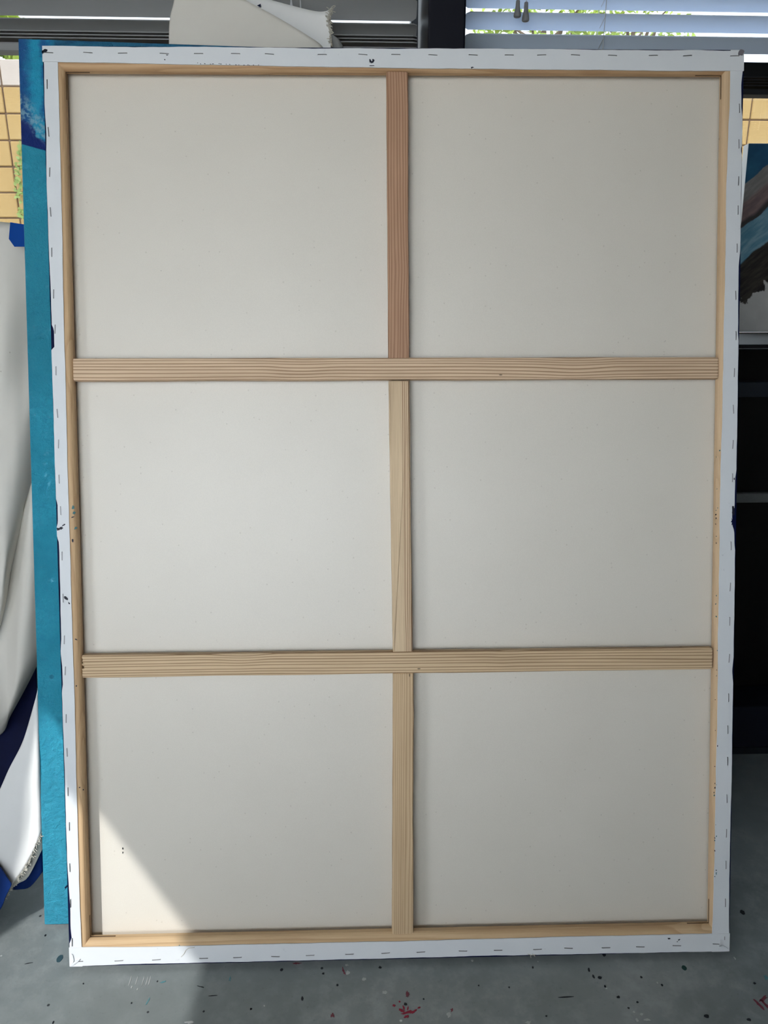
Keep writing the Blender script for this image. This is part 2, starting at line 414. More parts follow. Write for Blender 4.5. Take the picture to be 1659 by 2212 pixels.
# steel column between the two windows
cx0, cx1 = 0.070, 0.1485
bm = bmesh.new(); add_box(bm, (cx0, 0.602, FZ), (cx1, 0.93, ZC), 0.004)
st = struct(from_bm('trim_1', bm, M['steel'])); st['label'] = 'black steel column between the windows'
# dried paint on the floor
def splash(px, py, w, h, mat, ang=0.0, rough=0.35, n=14):
    p = on_floor(px, py, FZ); q = on_floor(px + w / 2, py, FZ); s = on_floor(px, py + h / 2, FZ)
    blob('paint_splash', p[0], p[1], FZ, abs(q[0] - p[0]), abs(p[1] - s[1]), ang, mat, fl, n, 0.0007, rough)
M['red'] = plain('crimson_paint', (0.30, 0.018, 0.045), 0.5, 0.3, 0, 0.3, 60)
M['redfaint'] = plain('faded_crimson_paint', (0.20, 0.05, 0.07), 0.6, 0.3, 0, 0.3, 80)
M['green'] = plain('dark_green_paint', (0.008, 0.05, 0.045), 0.5, 0.3, 0, 0.2, 60)
M['slate'] = plain('slate_teal_paint', (0.045, 0.09, 0.11), 0.5, 0.3, 0, 0.2, 60)
M['whitep'] = plain('worn_white_paint', (0.42, 0.43, 0.43), 0.6, 0.3, 0, 0.08, 60)
M['ink'] = plain('black_paint_fleck', (0.012, 0.015, 0.02), 0.5, 0.3, 0, 0.2, 60)
M['teals'] = plain('pale_teal_paint', (0.10, 0.25, 0.28), 0.6, 0.3, 0, 0.2, 60)
splash(129, 2071, 13, 17, M['slate'], 0, 0.1, 20)
splash(1478, 2091, 11, 11, M['green'], 0, 0.1)
splash(1305, 2063, 9, 8, M['ink']); splash(1604, 1971, 12, 12, M['ink'])
for px, py, w, h, a in ((880, 2187, 34, 7, 0.25), (868, 2183, 20, 8, -0.5), (893, 2186, 26, 6, 0.5), (878, 2196, 16, 9, 0), (851, 2172, 9, 8, 0), (863, 2164, 5, 5, 0),
                        (905, 2177, 10, 5, 0.4), (872, 2177, 5, 14, 0.2), (881, 2178, 4, 12, -0.2)):
    splash(px, py, w, h, M['red'], a, 0.6, 18)
for px, py, w, h, a in ((880, 2147, 14, 16, 0), (718, 2194, 14, 12, 0), (743, 2100, 6, 26, 0.3), (641, 2081, 22, 5, 0), (976, 2182, 8, 10, 0)):
    splash(px, py, w, h, M['redfaint'], a, 0.75, 20)
for px, py, w, h, a in ((1648, 2158, 34, 8, 0.5), (1642, 2172, 10, 34, 0.5), (1655, 2172, 10, 40, 0.4)):
    splash(px, py, w, h, M['redfaint'], a, 0.55, 18)
for px, py, w, h in ((749, 2085, 10, 6), (751, 2101, 11, 12), (786, 2115, 10, 12), (831, 2144, 12, 9), (970, 2193, 13, 15), (1020, 2075, 6, 6), (571, 2173, 5, 5), (1141, 2209, 14, 9),
                     (1386, 2191, 8, 8), (1398, 2203, 18, 6), (1376, 2204, 8, 12), (1420, 2123, 5, 5), (1369, 2186, 6, 6), (410, 2208, 30, 8), (284, 2133, 4, 8), (297, 2137, 4, 6), (1587, 2070, 5, 9)):
    splash(px, py, w, h, M['whitep'], 0, 0.6)
for px in (281, 295, 309, 317, 323): splash(px, 2118 + (px % 7), 2.2, 24, M['whitep'], 0, 0.3)
for px, py, w, h in ((821, 2090, 7, 7), (698, 2103, 7, 5), (729, 2128, 6, 6), (608, 2095, 8, 9), (653, 2157, 6, 12), (542, 2180, 6, 5), (876, 2169, 9, 7), (915, 2158, 5, 5), (1272, 2095, 6, 10),
                     (1282, 2110, 6, 10), (1296, 2112, 11, 7), (1307, 2131, 5, 7), (1385, 2111, 6, 5), (1430, 2128, 6, 6), (1377, 2165, 8, 5), (1358, 2178, 6, 5), (1336, 2154, 9, 7), (1630, 2124, 6, 6),
                     (1527, 2196, 14, 10), (1618, 2203, 12, 7), (440, 2185, 5, 5), (542, 2180, 5, 5), (284, 2167, 4, 4), (340, 2120, 4, 4), (180, 2125, 4, 4), (1100, 2133, 5, 4), (1034, 2129, 5, 4),
                     (115, 2209, 4, 9), (98, 2021, 5, 5), (1180, 2195, 5, 4), (1151, 2090, 5, 5)):
    splash(px, py, w, h, M['ink'], 0, 0.4, 10)
splash(1223, 2154, 36, 2.5, M['ink'], 0.03, 0.2); splash(460, 2151, 20, 1.6, M['ink'], 0.05, 0.2); splash(62, 2081, 18, 2, M['ink'], 0.2, 0.4); splash(435, 2132, 22, 2, M['ink'], -0.3, 0.5)
for px, py, w, h, a in ((352, 2122, 20, 5, 0.3), (320, 2162, 4, 22, -0.2), (497, 2114, 6, 14, 0), (1655, 2112, 12, 16, 0)):
    splash(px, py, w, h, M['teals'], a, 0.7, 16)

# ================================================================== FRONT CANVAS, SEEN FROM BEHIND
CW, CH = 1.3716, 1.8379
HW = CW / 2
cv = empty('stretched_canvas', (0, 0, 0), (R(75), 0, 0),
           'large stretched canvas leaning face-away, showing raw cloth, pine bars and stapled white edges', 'canvas')
# cloth: raw side towards us, painted side away
CZ = -0.0355
nx, ny = 40, 52; vs = []; fs = []
for j in range(ny + 1):
    for i in range(nx + 1):
        x = -HW + 0.004 + (CW - 0.008) * i / nx; y = 0.004 + (CH - 0.008) * j / ny
        vs.append((x, y, CZ + 0.0012 * math.sin(i / nx * math.pi) * math.sin(j / ny * math.pi)))
for j in range(ny):
    for i in range(nx):
        a = j * (nx + 1) + i; fs.append((a, a + 1, a + nx + 2, a + nx + 1))
cl = mesh('canvas_cloth', vs, fs, [M['raw'], M['navy']], cv, True)
sm = cl.modifiers.new('solid', 'SOLIDIFY'); sm.thickness = 0.0015; sm.offset = -1; sm.material_offset = 1; sm.material_offset_rim = 1
cl['label'] = 'raw unprimed canvas cloth'

# stretcher bars: local X along the bar, Y inwards, Z towards us
UIN = {'bottom': 0.054, 'right': 0.0385, 'top': 0.0425, 'left': 0.0385}
def bar(kind, org, rot, length, a0, a1, mat):
    u = UIN[kind]
    prof = [(0.0015, -0.0345), (0.0015, -0.0012), (u - 0.0075, -0.0012), (u - 0.0045, -0.0022), (u - 0.0018, -0.0048), (u, -0.0085),
            (u, -0.0195), (u - 0.004, -0.0215), (0.014, -0.028), (0.010, -0.0345)]
    vs = []; n = len(prof)
    for end, adj in ((0, a0), (1, a1)):
        for (uu, zz) in prof:
            off = uu * UIN[adj] / u
            vs.append((off if end == 0 else length - off, uu, zz))
    fs = [tuple(range(n))[::-1], tuple(range(n, 2 * n))] + [(i, (i + 1) % n, n + (i + 1) % n, n + i) for i in range(n)]
    o = mesh('stretcher_bar', vs, fs, mat, cv); o.location = (*org, 0); o.rotation_euler = (0, 0, rot)
    for s in (0, 1):                                   # dark strips on the inner face paint the shade of corner key slots
        adj = UIN[a0] if s == 0 else UIN[a1]; L = 0.052 if s == 0 else 0.046
        x0 = adj if s == 0 else length - adj - L
        box('key_slot', (x0, u - 0.001, -0.0150), (x0 + L, u + 0.0004, -0.0125), M['slot'], o)
    return o
bar('bottom', (-HW, 0), 0, CW, 'left', 'right', M['bar_bottom'])
bar('right', (HW, 0), R(90), CH, 'bottom', 'top', M['bar_right'])
bar('top', (HW, CH), R(180), CW, 'right', 'left', M['bar_top'])
bar('left', (-HW, CH), R(270), CH, 'top', 'bottom', M['bar_left'])

# braces: local X along
def brace(p0, p1, w0, w1, mat, chip=False, z=-0.003, ends=(0.004, 0.004)):
    """p0,p1 centre line ends in canvas coordinates; rounded-edge batten"""
    p0, p1 = Vector(p0), Vector(p1); d = p1 - p0; L = d.length; th = 0.0175
    out = []
    r0, r1 = ends
    out += [(r0 * 0.4, -w0 / 2), (0.0, -w0 / 2 + r0)]
    if chip:
        for t, k in ((0.30, 0.001), (0.40, 0.0), (0.42, 0.004), (0.50, 0.0045), (0.54, 0.001), (0.62, 0.0), (0.66, 0.003), (0.72, 0.0005), (0.80, 0.002)):
            out.append((k, -w0 / 2 + w0 * t))
    out += [(0.0, w0 / 2 - r0), (r0 * 0.4, w0 / 2)]
    N = 24
    top = [(L * i / N, w0 / 2 + (w1 - w0) / 2 * i / N + 0.0002 * math.sin(i * 1.1 + L * 9)) for i in range(1, N)]
    out += top + [(L - r1 * 0.4, w1 / 2), (L, w1 / 2 - r1), (L, -w1 / 2 + r1), (L - r1 * 0.4, -w1 / 2)]
    out += [(x, -y - 0.0004 * math.sin(x * 17)) for x, y in top[::-1]]
    bm = bmesh.new()
    f = bm.faces.new([bm.verts.new((x, y, -th)) for x, y in out][::-1])
    ex = bmesh.ops.extrude_face_region(bm, geom=[f])
    tv = [g for g in ex['geom'] if isinstance(g, bmesh.types.BMVert)]
    bmesh.ops.translate(bm, verts=tv, vec=(0, 0, th))
    bm.normal_update()
    es = [e for e in bm.edges if all(abs(v.co.z) < 1e-6 for v in e.verts)]
    bmesh.ops.bevel(bm, geom=es, offset=0.0028, segments=3, affect='EDGES', profile=0.5)
    o = from_bm('brace', bm, mat, cv)
    o.location = (p0.x, p0.y, z); o.rotation_euler = (0, 0, math.atan2(d.y, d.x)); return o
def C(px, py): return on_canvas(px, py, 0.003)
def hbrace(lx, lt, lb, rx, rt, rb, mat, chip=False):
    a, b = C(lx, lt), C(lx, lb); c, d = C(rx, rt), C(rx, rb)
    return brace(((a[0] + b[0]) / 2, (a[1] + b[1]) / 2), ((c[0] + d[0]) / 2, (c[1] + d[1]) / 2), a[1] - b[1], c[1] - d[1], mat, chip)
def vbrace(ty, tl, tr, by, bl, br, mat, ends):
    a, b = C(tl, ty), C(tr, ty); c, d = C(bl, by), C(br, by)
    # local X runs from the lower end upwards
    return brace(((c[0] + d[0]) / 2, (c[1] + d[1]) / 2), ((a[0] + b[0]) / 2, (a[1] + b[1]) / 2), d[0] - c[0], b[0] - a[0], mat, False, -0.0036, ends)
hbrace(157, 774, 823, 1553, 771, 818, M['brace_h1'])
hbrace(176, 1416, 1465, 1540, 1400, 1446, M['brace_h2'], True)
vbrace(153, 834.5, 881.5, 775, 839, 884, M['brace_v1'], (0.0008, 0.004))
vbrace(822, 839.5, 884.5, 1409, 849, 891.5, M['brace_v2'], (0.0008, 0.0008))
vbrace(1454.5, 849, 893.5, 2024, 847, 893, M['brace_v3'], (0.003, 0.0008))

# folded white edge of the canvas, four flaps over a navy wrapped edge
def wob(t, seed, amp):
    return amp * (math.sin(t * 37 + seed) * 0.5 + math.sin(t * 91 + seed * 2.1) * 0.3 + math.sin(t * 203 + seed * 3.7) * 0.2)
def lerp(tab, t):
    if t <= tab[0][0]: return tab[0][1]
    for (a, va), (b, vb) in zip(tab, tab[1:]):
        if t <= b: return va + (vb - va) * (t - a) / (b - a)
    return tab[-1][1]
def flap(name, kind, inner, outer, z0, z1, mat, N=240, seed=0.0, amp=(0.0005, 0.0004)):
    """a strip along one side; inner/outer: tables t(0..1 along) -> inset in metres"""
    ins, outs = [], []
    for i in range(N + 1):
        t = i / N; ui = lerp(inner, t) + wob(t, seed, amp[0]); uo = lerp(outer, t) + wob(t * 1.7, seed + 2, amp[1])
        if kind == 'top': f = lambda u: (-HW + CW * t, CH - u)
        elif kind == 'bottom': f = lambda u: (-HW + CW * t, u)
        elif kind == 'left': f = lambda u: (-HW + u, CH * (1 - t))
        else: f = lambda u: (HW - u, CH * (1 - t))
        ins.append(f(ui)); outs.append(f(uo))
    vs = []; fs = []
    for a, b in zip(ins, outs):
        vs += [(*a, z1), (*b, z1 - 0.0004), (*b, z0), (*a, z0)]
    for i in range(N):
        o = i * 4
        for k in range(4): fs.append((o + k, o + (k + 1) % 4, o + 4 + (k + 1) % 4, o + 4 + k))
    fs += [(0, 1, 2, 3), (N * 4 + 3, N * 4 + 2, N * 4 + 1, N * 4)]
    return mesh(name, vs, fs, mat, cv)
def ypx(tab, kind):
    """table of (pixel along, pixel inset) -> (t, inset m)"""
    out = []
    for p, i in tab: out.append((p, i))
    return out
top_in = [(0.0, 0.030), (0.02, 0.0305), (0.10, 0.0320), (0.27, 0.0350), (0.5, 0.0385), (0.75, 0.0400), (0.93, 0.0410), (1.0, 0.0405)]
bot_in = [(0.0, 0.0415), (0.02, 0.0412), (0.1, 0.0385), (0.3, 0.0390), (0.5, 0.0385), (0.75, 0.0400), (1.0, 0.0395)]
lef_in = [(0.0, 0.0285), (0.1, 0.0290), (0.3, 0.0260), (0.5, 0.0250), (0.7, 0.0255), (0.9, 0.0240), (1.0, 0.0260)]
rig_in = [(0.0, 0.0265), (0.05, 0.0270), (0.15, 0.0305), (0.3, 0.0310), (0.45, 0.0335), (0.55, 0.0340), (0.7, 0.0330), (0.85, 0.0340), (1.0, 0.0365)]
lef_out = [(0, 0.0005), (0.02, 0.0025), (0.06, 0.0008), (0.09, 0.0026), (0.14, 0.0005), (0.21, 0.0010), (0.24, 0.0022), (0.29, 0.0022), (0.295, 0.0060), (0.314, 0.0064), (0.316, 0.0004),
           (0.477, 0.0004), (0.482, 0.0030), (0.502, 0.0026), (0.507, 0.0004), (0.518, 0.0004), (0.524, 0.0040), (0.60, 0.0030), (0.63, 0.0028), (0.645, 0.0006), (0.66, 0.0026), (0.68, 0.0030),
           (0.688, 0.0008), (0.74, 0.0014), (0.80, 0.0016), (0.88, 0.0012), (0.90, 0.0024), (0.93, 0.0050), (0.955, 0.0040), (0.968, 0.0060), (0.972, 0.0008), (1, 0.0004)]
top_out = [(0, 0.0004), (0.08, 0.0012), (0.13, 0.0022), (0.2, 0.0006), (0.34, 0.0016), (0.39, 0.0026), (0.45, 0.0014), (0.5, 0.0024), (0.56, 0.0010), (0.7, 0.0010), (0.8, 0.0018), (0.88, 0.0022), (0.93, 0.0012), (0.97, 0.0024), (1, 0.0008)]
bot_out = [(0, 0.0006), (0.03, 0.0015), (0.08, 0.0030), (0.2, 0.0026), (0.4, 0.0024), (0.56, 0.0028), (0.64, 0.0036), (0.67, 0.0028), (0.8, 0.0022), (0.92, 0.0016), (0.97, 0.0012), (1, 0.0006)]
rig_out = [(0, 0.0012), (0.02, 0.0010), (0.035, 0.0042), (0.06, 0.0030), (0.07, 0.0008), (0.10, 0.0008), (0.105, 0.0034), (0.11, 0.0008), (0.21, 0.0010), (0.23, 0.0034), (0.30, 0.0030), (0.31, 0.0014),
           (0.45, 0.0014), (0.46, 0.0034), (0.495, 0.0044), (0.50, 0.0090), (0.512, 0.0080), (0.518, 0.0040), (0.532, 0.0030), (0.54, 0.0014), (0.66, 0.0010), (0.675, 0.0034), (0.69, 0.0014), (0.8, 0.0010), (0.9, 0.0026), (1, 0.0008)]
cdn = [(0, 0.010), (1, 0.010)]; cdo = [(0, -0.0002), (1, -0.0002)]
for kd in ('left', 'right', 'top', 'bottom'):
    flap('wrapped_edge', kd, cdn, cdo, -0.036, -0.0002, M['navy'], 40, 0, (0, 0.0002))
f_l = flap('canvas_flap', 'left', lef_in, lef_out, -0.0004, 0.0008, M['gesso'], 300, 1.0)
f_r = flap('canvas_flap', 'right', rig_in, rig_out, -0.0004, 0.0008, M['gesso'], 300, 3.0, (0.0009, 0.0004))
f_b = flap('canvas_flap', 'bottom', bot_in, bot_out, -0.0003, 0.0016, M['gesso'], 300, 5.0)
f_t = flap('canvas_flap', 'top', top_in, top_out, -0.0003, 0.0018, M['gesso'], 300, 7.0)
# crumpled corner pleats
for (x, y, w, h, a) in ((-HW + 0.012, 0.010, 0.014, 0.003, 0.6), (HW - 0.013, 0.011, 0.013, 0.003, -0.5), (HW - 0.020, 0.018, 0.003, 0.010, 0.0), (-HW + 0.007, 0.02, 0.003, 0.012, 0.15)):
    blob('corner_pleat', x, y, 0.0014, w, h, a, M['gesso'], cv, 10, 0.0022, 0.3)
blob('corner_pleat', HW - 0.006, CH - 0.006, 0.0014, 0.008, 0.006, 0.4, plain('scuffed_corner', (0.16, 0.15, 0.17), 0.8), cv, 12, 0.0022, 0.35)

# staples: one bent wire, copied
bm = bmesh.new()
add_box(bm, (-0.0084, -0.0007, 0.0003), (0.0084, 0.0007, 0.0014), 0.0003, 1)
add_box(bm, (-0.0088, -0.0006, -0.004), (-0.0076, 0.0006, 0.0009)); add_box(bm, (0.0076, -0.0006, -0.004), (0.0088, 0.0006, 0.0009))
st0 = from_bm('staple', bm, M['staple'], cv)
TOP = [(105, 114), (190, 114), (265, 115), (355, 116), (429, 116), (509, 116), (582, 117), (696, 118), (784, 118), (855, 118), (935, 119), (1022, 119), (1100, 119), (1170, 119), (1243, 119), (1323, 120), (1411, 120), (1485, 120.5), (1587, 121)]
LEFT = [(102, 182), (105, 285), (107.5, 372), (109.5, 458), (112, 545), (116, 635), (119, 711), (121, 801), (124, 893), (126.6, 959), (127.7, 1035), (131, 1103), (134, 1201), (136.5, 1292), (139, 1382), (141, 1449), (143, 1552), (145, 1625), (147, 1710), (150, 1785), (151, 1874), (152.5, 1951), (156, 2035)]
RIGHT = [(1597, 234), (1596, 311), (1595, 391), (1594, 454), (1592, 536), (1589, 638), (1589.5, 725), (1586, 805), (1584, 884), (1583, 960), (1582, 1032), (1579, 1179), (1577, 1268), (1576, 1342), (1575, 1422), (1573.6, 1507), (1572, 1576), (1571.5, 1644), (1570, 1725), (1569, 1800), (1568, 1868), (1566.6, 1950), (1565, 2026)]
BOT = [(170, 2076.5), (257, 2075), (338, 2073), (440, 2070), (513, 2068), (595, 2066), (670, 2063.5), (755, 2061), (833, 2058.5), (909, 2056.5), (1000, 2054), (1076, 2052.5), (1161, 2050.5), (1228, 2048), (1309, 2047), (1383, 2045), (1462, 2042.5), (1548.5, 2039)]
first = True
for lst, z, ang in ((TOP, 0.0016, 0), (LEFT, 0.0006, 90), (RIGHT, 0.0006, 90), (BOT, 0.0014, 0)):
    for k, (px, py) in enumerate(lst):
        p = on_canvas(px, py, -z)
        o = st0 if first else st0.copy()
        if not first: link(o, cv)
        first = False
        o.location = (p[0], p[1], z); o.rotation_euler = (0, 0, R(ang + rnd.uniform(-4, 4)))
        if (px, py) == (1565, 2026): o.scale = (0.45, 1, 1)
# smears of paint on the flaps and bars
def smear(px, py, w, h, a, mat, z=0.0017, rough=0.5, n=16):
    p = on_canvas(px, py, -z); blob('paint_smear', p[0], p[1], z, w * 0.00048, h * 0.00048, a, mat, cv, n, 0.0005, rough)
smear(97, 110, 14, 7, 0.35, M['black_paint'], 0.0019, 0.3); smear(92, 113, 4, 8, 0, M['black_paint'], 0.0019)
smear(804, 134, 11, 5, 0.5, M['black_paint'], 0.0019); smear(800, 132, 6, 9, 0.3, M['black_paint'], 0.0019); smear(806, 130, 6, 5, 0, M['black_paint'], 0.0019); smear(804, 142, 16, 2, 0.1, M['black_paint'], 0.0019, 0.7)
smear(356, 129, 3, 3, 0, M['black_paint'], 0.0019); smear(361, 119, 5, 2, 0, M['black_paint'], 0.0019); smear(1020, 146, 8, 4, 0.2, M['black_paint'], 0.0019, 0.7)
for k in range(16): smear(425 + k * 9 + rnd.uniform(-4, 4), 137 + k * 0.3 + rnd.uniform(-1, 1), rnd.uniform(2, 5), 2, 0, M['black_paint'], 0.0019, 0.6, 8)
smear(131, 1141, 20, 8, 0.4, M['black_paint'], 0.0009, 0.7); smear(126, 1143, 10, 8, 0.2, M['black_paint'], 0.0009, 0.6); smear(138, 1134, 10, 5, 0.7, M['black_paint'], 0.0009, 0.7)
smear(143, 1292, 13, 7, -0.6, M['black_paint'], 0.0009, 0.4); smear(149, 1303, 5, 7, 0.2, M['black_paint'], 0.0009, 0.7); smear(1584, 1103, 7, 26, 0.05, M['black_paint'], 0.0009, 0.4); smear(1583, 1127, 9, 24, 0.1, M['navy'], 0.0009, 0.75, 22)
smear(1586, 1034, 3, 6, 0, M['black_paint'], 0.0009); smear(1445, 2027.5, 8, 4, 0, M['black_paint'], 0.0017); smear(1467, 2030, 8, 3, 0.5, M['black_paint'], 0.0017, 0.7); smear(1463, 2034, 4, 2, 0, M['black_paint'], 0.0017)
smear(143, 1916, 6, 12, -0.5, M['navy'], 0.0009, 0.6); smear(158, 1096, 7, 9, 0, M['tealmark'], -0.0011); smear(160, 1108, 8, 8, 0.2, M['tealmark'], -0.0011); smear(157, 1117, 10, 3, 0.3, M['black_paint'], -0.0011, 0.6)
smear(164, 1141, 9, 6, 0.4, M['tealmark'], -0.0011, 0.7); smear(157, 1168, 5, 9, 0, M['black_paint'], -0.0011, 0.6); smear(388, 2044, 4, 10, 0, M['tealmark'], -0.0011, 0.6)
smear(172, 1701, 4, 4, 0, M['black_paint'], -0.0011); smear(180, 1706, 3, 4, 0, M['black_paint'], -0.0022); smear(165, 1482, 3, 5, 0, M['black_paint'], -0.0011); smear(164, 1381, 8, 3, -0.5, M['black_paint'], -0.0011, 0.6)
smear(265, 1833, 3, 6, 0, M['black_paint'], CZ + 0.0013); smear(265, 1842, 2, 5, 0, M['black_paint'], CZ + 0.0013); smear(813, 2024, 7, 3, 0, M['black_paint'], -0.0080)
for k in range(34):
    py = rnd.uniform(960, 1900); t = (py - 100) / 1950
    smear(1555 - 14 * t + rnd.uniform(-2, 6), py, rnd.uniform(2, 4), rnd.uniform(2, 6), 0, M['black_paint'] if k % 2 else M['tealmark'], 0.0009, 0.7, 8)
# a loose thread on the lower flap
bm = bmesh.new(); pts = [on_canvas(x, y, -0.0022) for x, y in ((391, 2067), (397, 2061), (401, 2053), (408, 2048), (420, 2047))]
add_tube(bm, [tuple(p) for p in pts], 0.0006, 5); from_bm('loose_thread', bm, M['thread'], cv)
bm = bmesh.new()
for pl in (((1140, 2061), (1148, 2063), (1158, 2062)), ((1146, 2062), (1147, 2069)), ((1150, 2060), (1156, 2066))):
    add_tube(bm, [tuple(on_canvas(x, y, -0.001)) for x, y in pl], 0.0008, 5)
from_bm('loose_thread', bm, M['thread'], cv)

# ================================================================== TEAL PAINTING BEHIND IT
BL = on_floor(97, 2005, FZ); BL = Vector(BL)
TL = Vector(AX @ on_canvas(40, 88, 0.056))
up = (TL - BL).normalized()
xa = Vector((math.cos(R(1.7)), math.sin(R(1.7)), 0)); xa = (xa - up * xa.dot(up)).normalized()
za = xa.cross(up)
tp = empty('teal_painting', label='big teal and blue textured painting standing behind the reversed canvas', cat='painting')
mw = Matrix((( xa.x, up.x, za.x, BL.x), (xa.y, up.y, za.y, BL.y), (xa.z, up.z, za.z, BL.z + 0.009), (0, 0, 0, 1)))
tp.matrix_world = mw
TH = (TL - BL).length - 0.005; TW = 1.3716
bm = bmesh.new(); add_box(bm, (0, 0, -0.034), (TW, TH, 0), 0.003, 3)
from_bm('painted_canvas', bm, M['teal'], tp)
for lo, hi in (((0.005, 0.005, -0.040), (TW - 0.005, 0.045, -0.0335)), ((0.005, TH - 0.045, -0.040), (TW - 0.005, TH - 0.005, -0.0335)),
               ((0.005, 0.045, -0.040), (0.045, TH - 0.045, -0.0335)), ((TW - 0.045, 0.045, -0.040), (TW - 0.005, TH - 0.045, -0.0335))):
    box('stretcher_bar', lo, hi, M['bar_left'], tp)

# ================================================================== LOOSE CANVAS SHEETS
def catmull(P, t):
    n = len(P) - 1; s = min(max(t * n, 0), n - 1e-9); i = int(s); f = s - i
    p1, p2 = P[i], P[i + 1]; p0 = P[i - 1] if i > 0 else p1 * 2 - p2; p3 = P[i + 2] if i + 2 <= n else p2 * 2 - p1
    return 0.5 * ((2 * p1) + (p2 - p0) * f + (2 * p0 - 5 * p1 + 4 * p2 - p3) * f * f + (3 * p1 - p0 - 3 * p2 + p3) * f ** 3)
def sheet(name, cols, mats, parent, nu=28, nv=40, th=0.0016, depth=None):
    """cols: list of columns, each a list of 3-D points from upper to lower edge"""
    cols = [[np.array(p, float) for p in c] for c in cols]
    vs = []
    for i in range(nu + 1):
        u = i / nu
        for j in range(nv + 1):
            v = j / nv
            q = [catmull(c, v) for c in cols]
            p = catmull(q, u)
            if depth is not None: p = p + np.array(depth(u, v))
            vs.append(p)
    fs = []
    for i in range(nu):
        for j in range(nv):
            a = i * (nv + 1) + j; fs.append((a, a + 1, a + nv + 2, a + nv + 1))
    o = mesh(name, vs, fs, mats, parent, True)
    s = o.modifiers.new('solid', 'SOLIDIFY'); s.thickness = th; s.offset = 0; s.material_offset = 1; s.material_offset_rim = 0
    return o
def D(px, py, Y): return on_depth(px, py, Y)
def threads(name, pts, n, length, parent, seed, rad=0.0006, dirv=(0, 0, -1), spread=0.8):
    r = random.Random(seed); bm = bmesh.new()
    pts = [np.array(p, float) for p in pts]
    for k in range(n):
        p = catmull(pts, (k + r.random()) / n); d = np.array(dirv, float)
        q = p.copy(); path = [tuple(q)]
        for s in range(3):
            d = d + np.array([r.uniform(-spread, spread) for _ in range(3)]); d /= np.linalg.norm(d)
            q = q + d * length * r.uniform(0.2, 0.45); path.append(tuple(q))
        add_tube(bm, path, rad, 4)
    return from_bm(name, bm, M['thread'], parent)

# two overlapping raw sheets leaning at the left
ra_ = empty('raw_canvas_sheet', tuple(D(-60, 1700, 0.30)), label='creased beige raw canvas sheet with blue tape, draped left of the teal painting', cat='canvas sheet')
ra_.location.z = FZ
def child_sheet(*a, **k):
    o = sheet(*a, **k); return o
def reparent(o, p):
    o.parent = p; o.matrix_parent_inverse = Matrix.Translation(-Vector(p.location)); return o
L1 = []
for px, t, b in ((-170, 462, 1560), (-90, 468, 1500), (-40, 473, 1450), (0, 479, 1362), (25, 482, 1238), (52, 486, 1138), (78, 490, 1030), (112, 495, 905)):
    bul = {-170: 0.05, -90: 0.01, -40: -0.02, 0: -0.03, 25: -0.02, 52: 0.005, 78: 0.03, 112: 0.05}[px]
    col = []
    for k, v in enumerate((0, 0.22, 0.45, 0.68, 0.86, 0.95, 1.0)):
        py = t + (b - t) * v
        Y = 0.56 - 0.23 * (py - 478) / 900 + bul * (0.5 + 0.8 * v) + (0.012, -0.004, 0.008, -0.008, 0.0, 0.022, 0.055)[k]
        col.append(D(px, py, Y))
    L1.append(col)
def folds(u, v):
    return (0, 0.010 * math.sin(9 * u + 7 * v) * v + 0.006 * math.sin(23 * u - 11 * v + 1) * v * v, 0)
o = sheet('upper_fold', L1, [M['raw2'], M['gesso2']], None, 48, 60, depth=folds); reparent(o, ra_)
L2 = []
for px, t, b in ((-150, 1400, 1640), (-80, 1360, 1630), (0, 1240, 1588), (22, 1180, 1548), (42, 1120, 1510), (64, 1060, 1468), (83, 1000, 1432), (118, 900, 1366)):
    bul = {-150: 0.04, -80: 0.0, 0: 0.012, 22: 0.0, 42: -0.012, 64: -0.012, 83: 0.0, 118: 0.02}[px]
    col = []
    for k, v in enumerate((0, 0.3, 0.6, 0.85, 0.95, 1.0)):
        py = t + (b - t) * v
        Y = 0.575 - 0.23 * (py - 478) / 900 + bul + (0.02, 0.0, -0.012, 0.0, 0.02, 0.05)[k]
        col.append(D(px, py, Y))
    L2.append(col)
o = sheet('lower_fold', L2, [M['raw2'], M['gesso2']], None, 40, 40, depth=lambda u, v: (0, 0.004 * math.sin(14 * u + 5 * v), 0)); reparent(o, ra_)
# strip of blue tape on its upper edge
bm = bmesh.new()
tp_pts = [(22, 480), (60, 486), (60, 533), (31, 533), (19, 516)]
vs = [bm.verts.new(tuple(D(x, y, 0.508 - 0.23 * (y - 478) / 900))) for x, y in tp_pts]
f = bm.faces.new(vs); ex = bmesh.ops.extrude_face_region(bm, geom=[f])
bmesh.ops.translate(bm, verts=[g for g in ex['geom'] if isinstance(g, bmesh.types.BMVert)], vec=(0, 0.001, 0))
tpo = from_bm('tape', bm, M['tape'], None); reparent(tpo, ra_); tpo['label'] = 'piece of blue masking tape'

# painted canvas roll on the floor: navy face, white primed side, frayed edge
pr = empty('painted_canvas_roll', tuple(D(-40, 1950, 0.2)), label='unrolled navy painted canvas with white primed side and frayed edge, on floor at left', cat='canvas roll')
pr.location.z = FZ
def Ys(py): return 0.40 - 0.22 * (py - 1480) / 430
def Yq(py): return lerp([(1440, 0.262), (1600, 0.209), (1690, 0.184), (1765, 0.169), (1830, 0.151), (1900, 0.127), (2030, 0.09)], py)
cols = []
for a, b in (((-80, 1400), (-80, 1900)), ((0, 1380), (0, 1760)), ((40, 1360), (40, 1690)), ((62, 1345), (62, 1640)), ((76.5, 1335), (80.5, 1545))):
    cols.append([D(a[0] + (b[0] - a[0]) * v, a[1] + (b[1] - a[1]) * v, 0.03 + Ys(a[1] + (b[1] - a[1]) * v)) for v in (0, 0.5, 1)])
o = sheet('painted_side', cols, [M['navy'], M['gesso2']], None, 16, 16); reparent(o, pr)
cols = []; fray = []
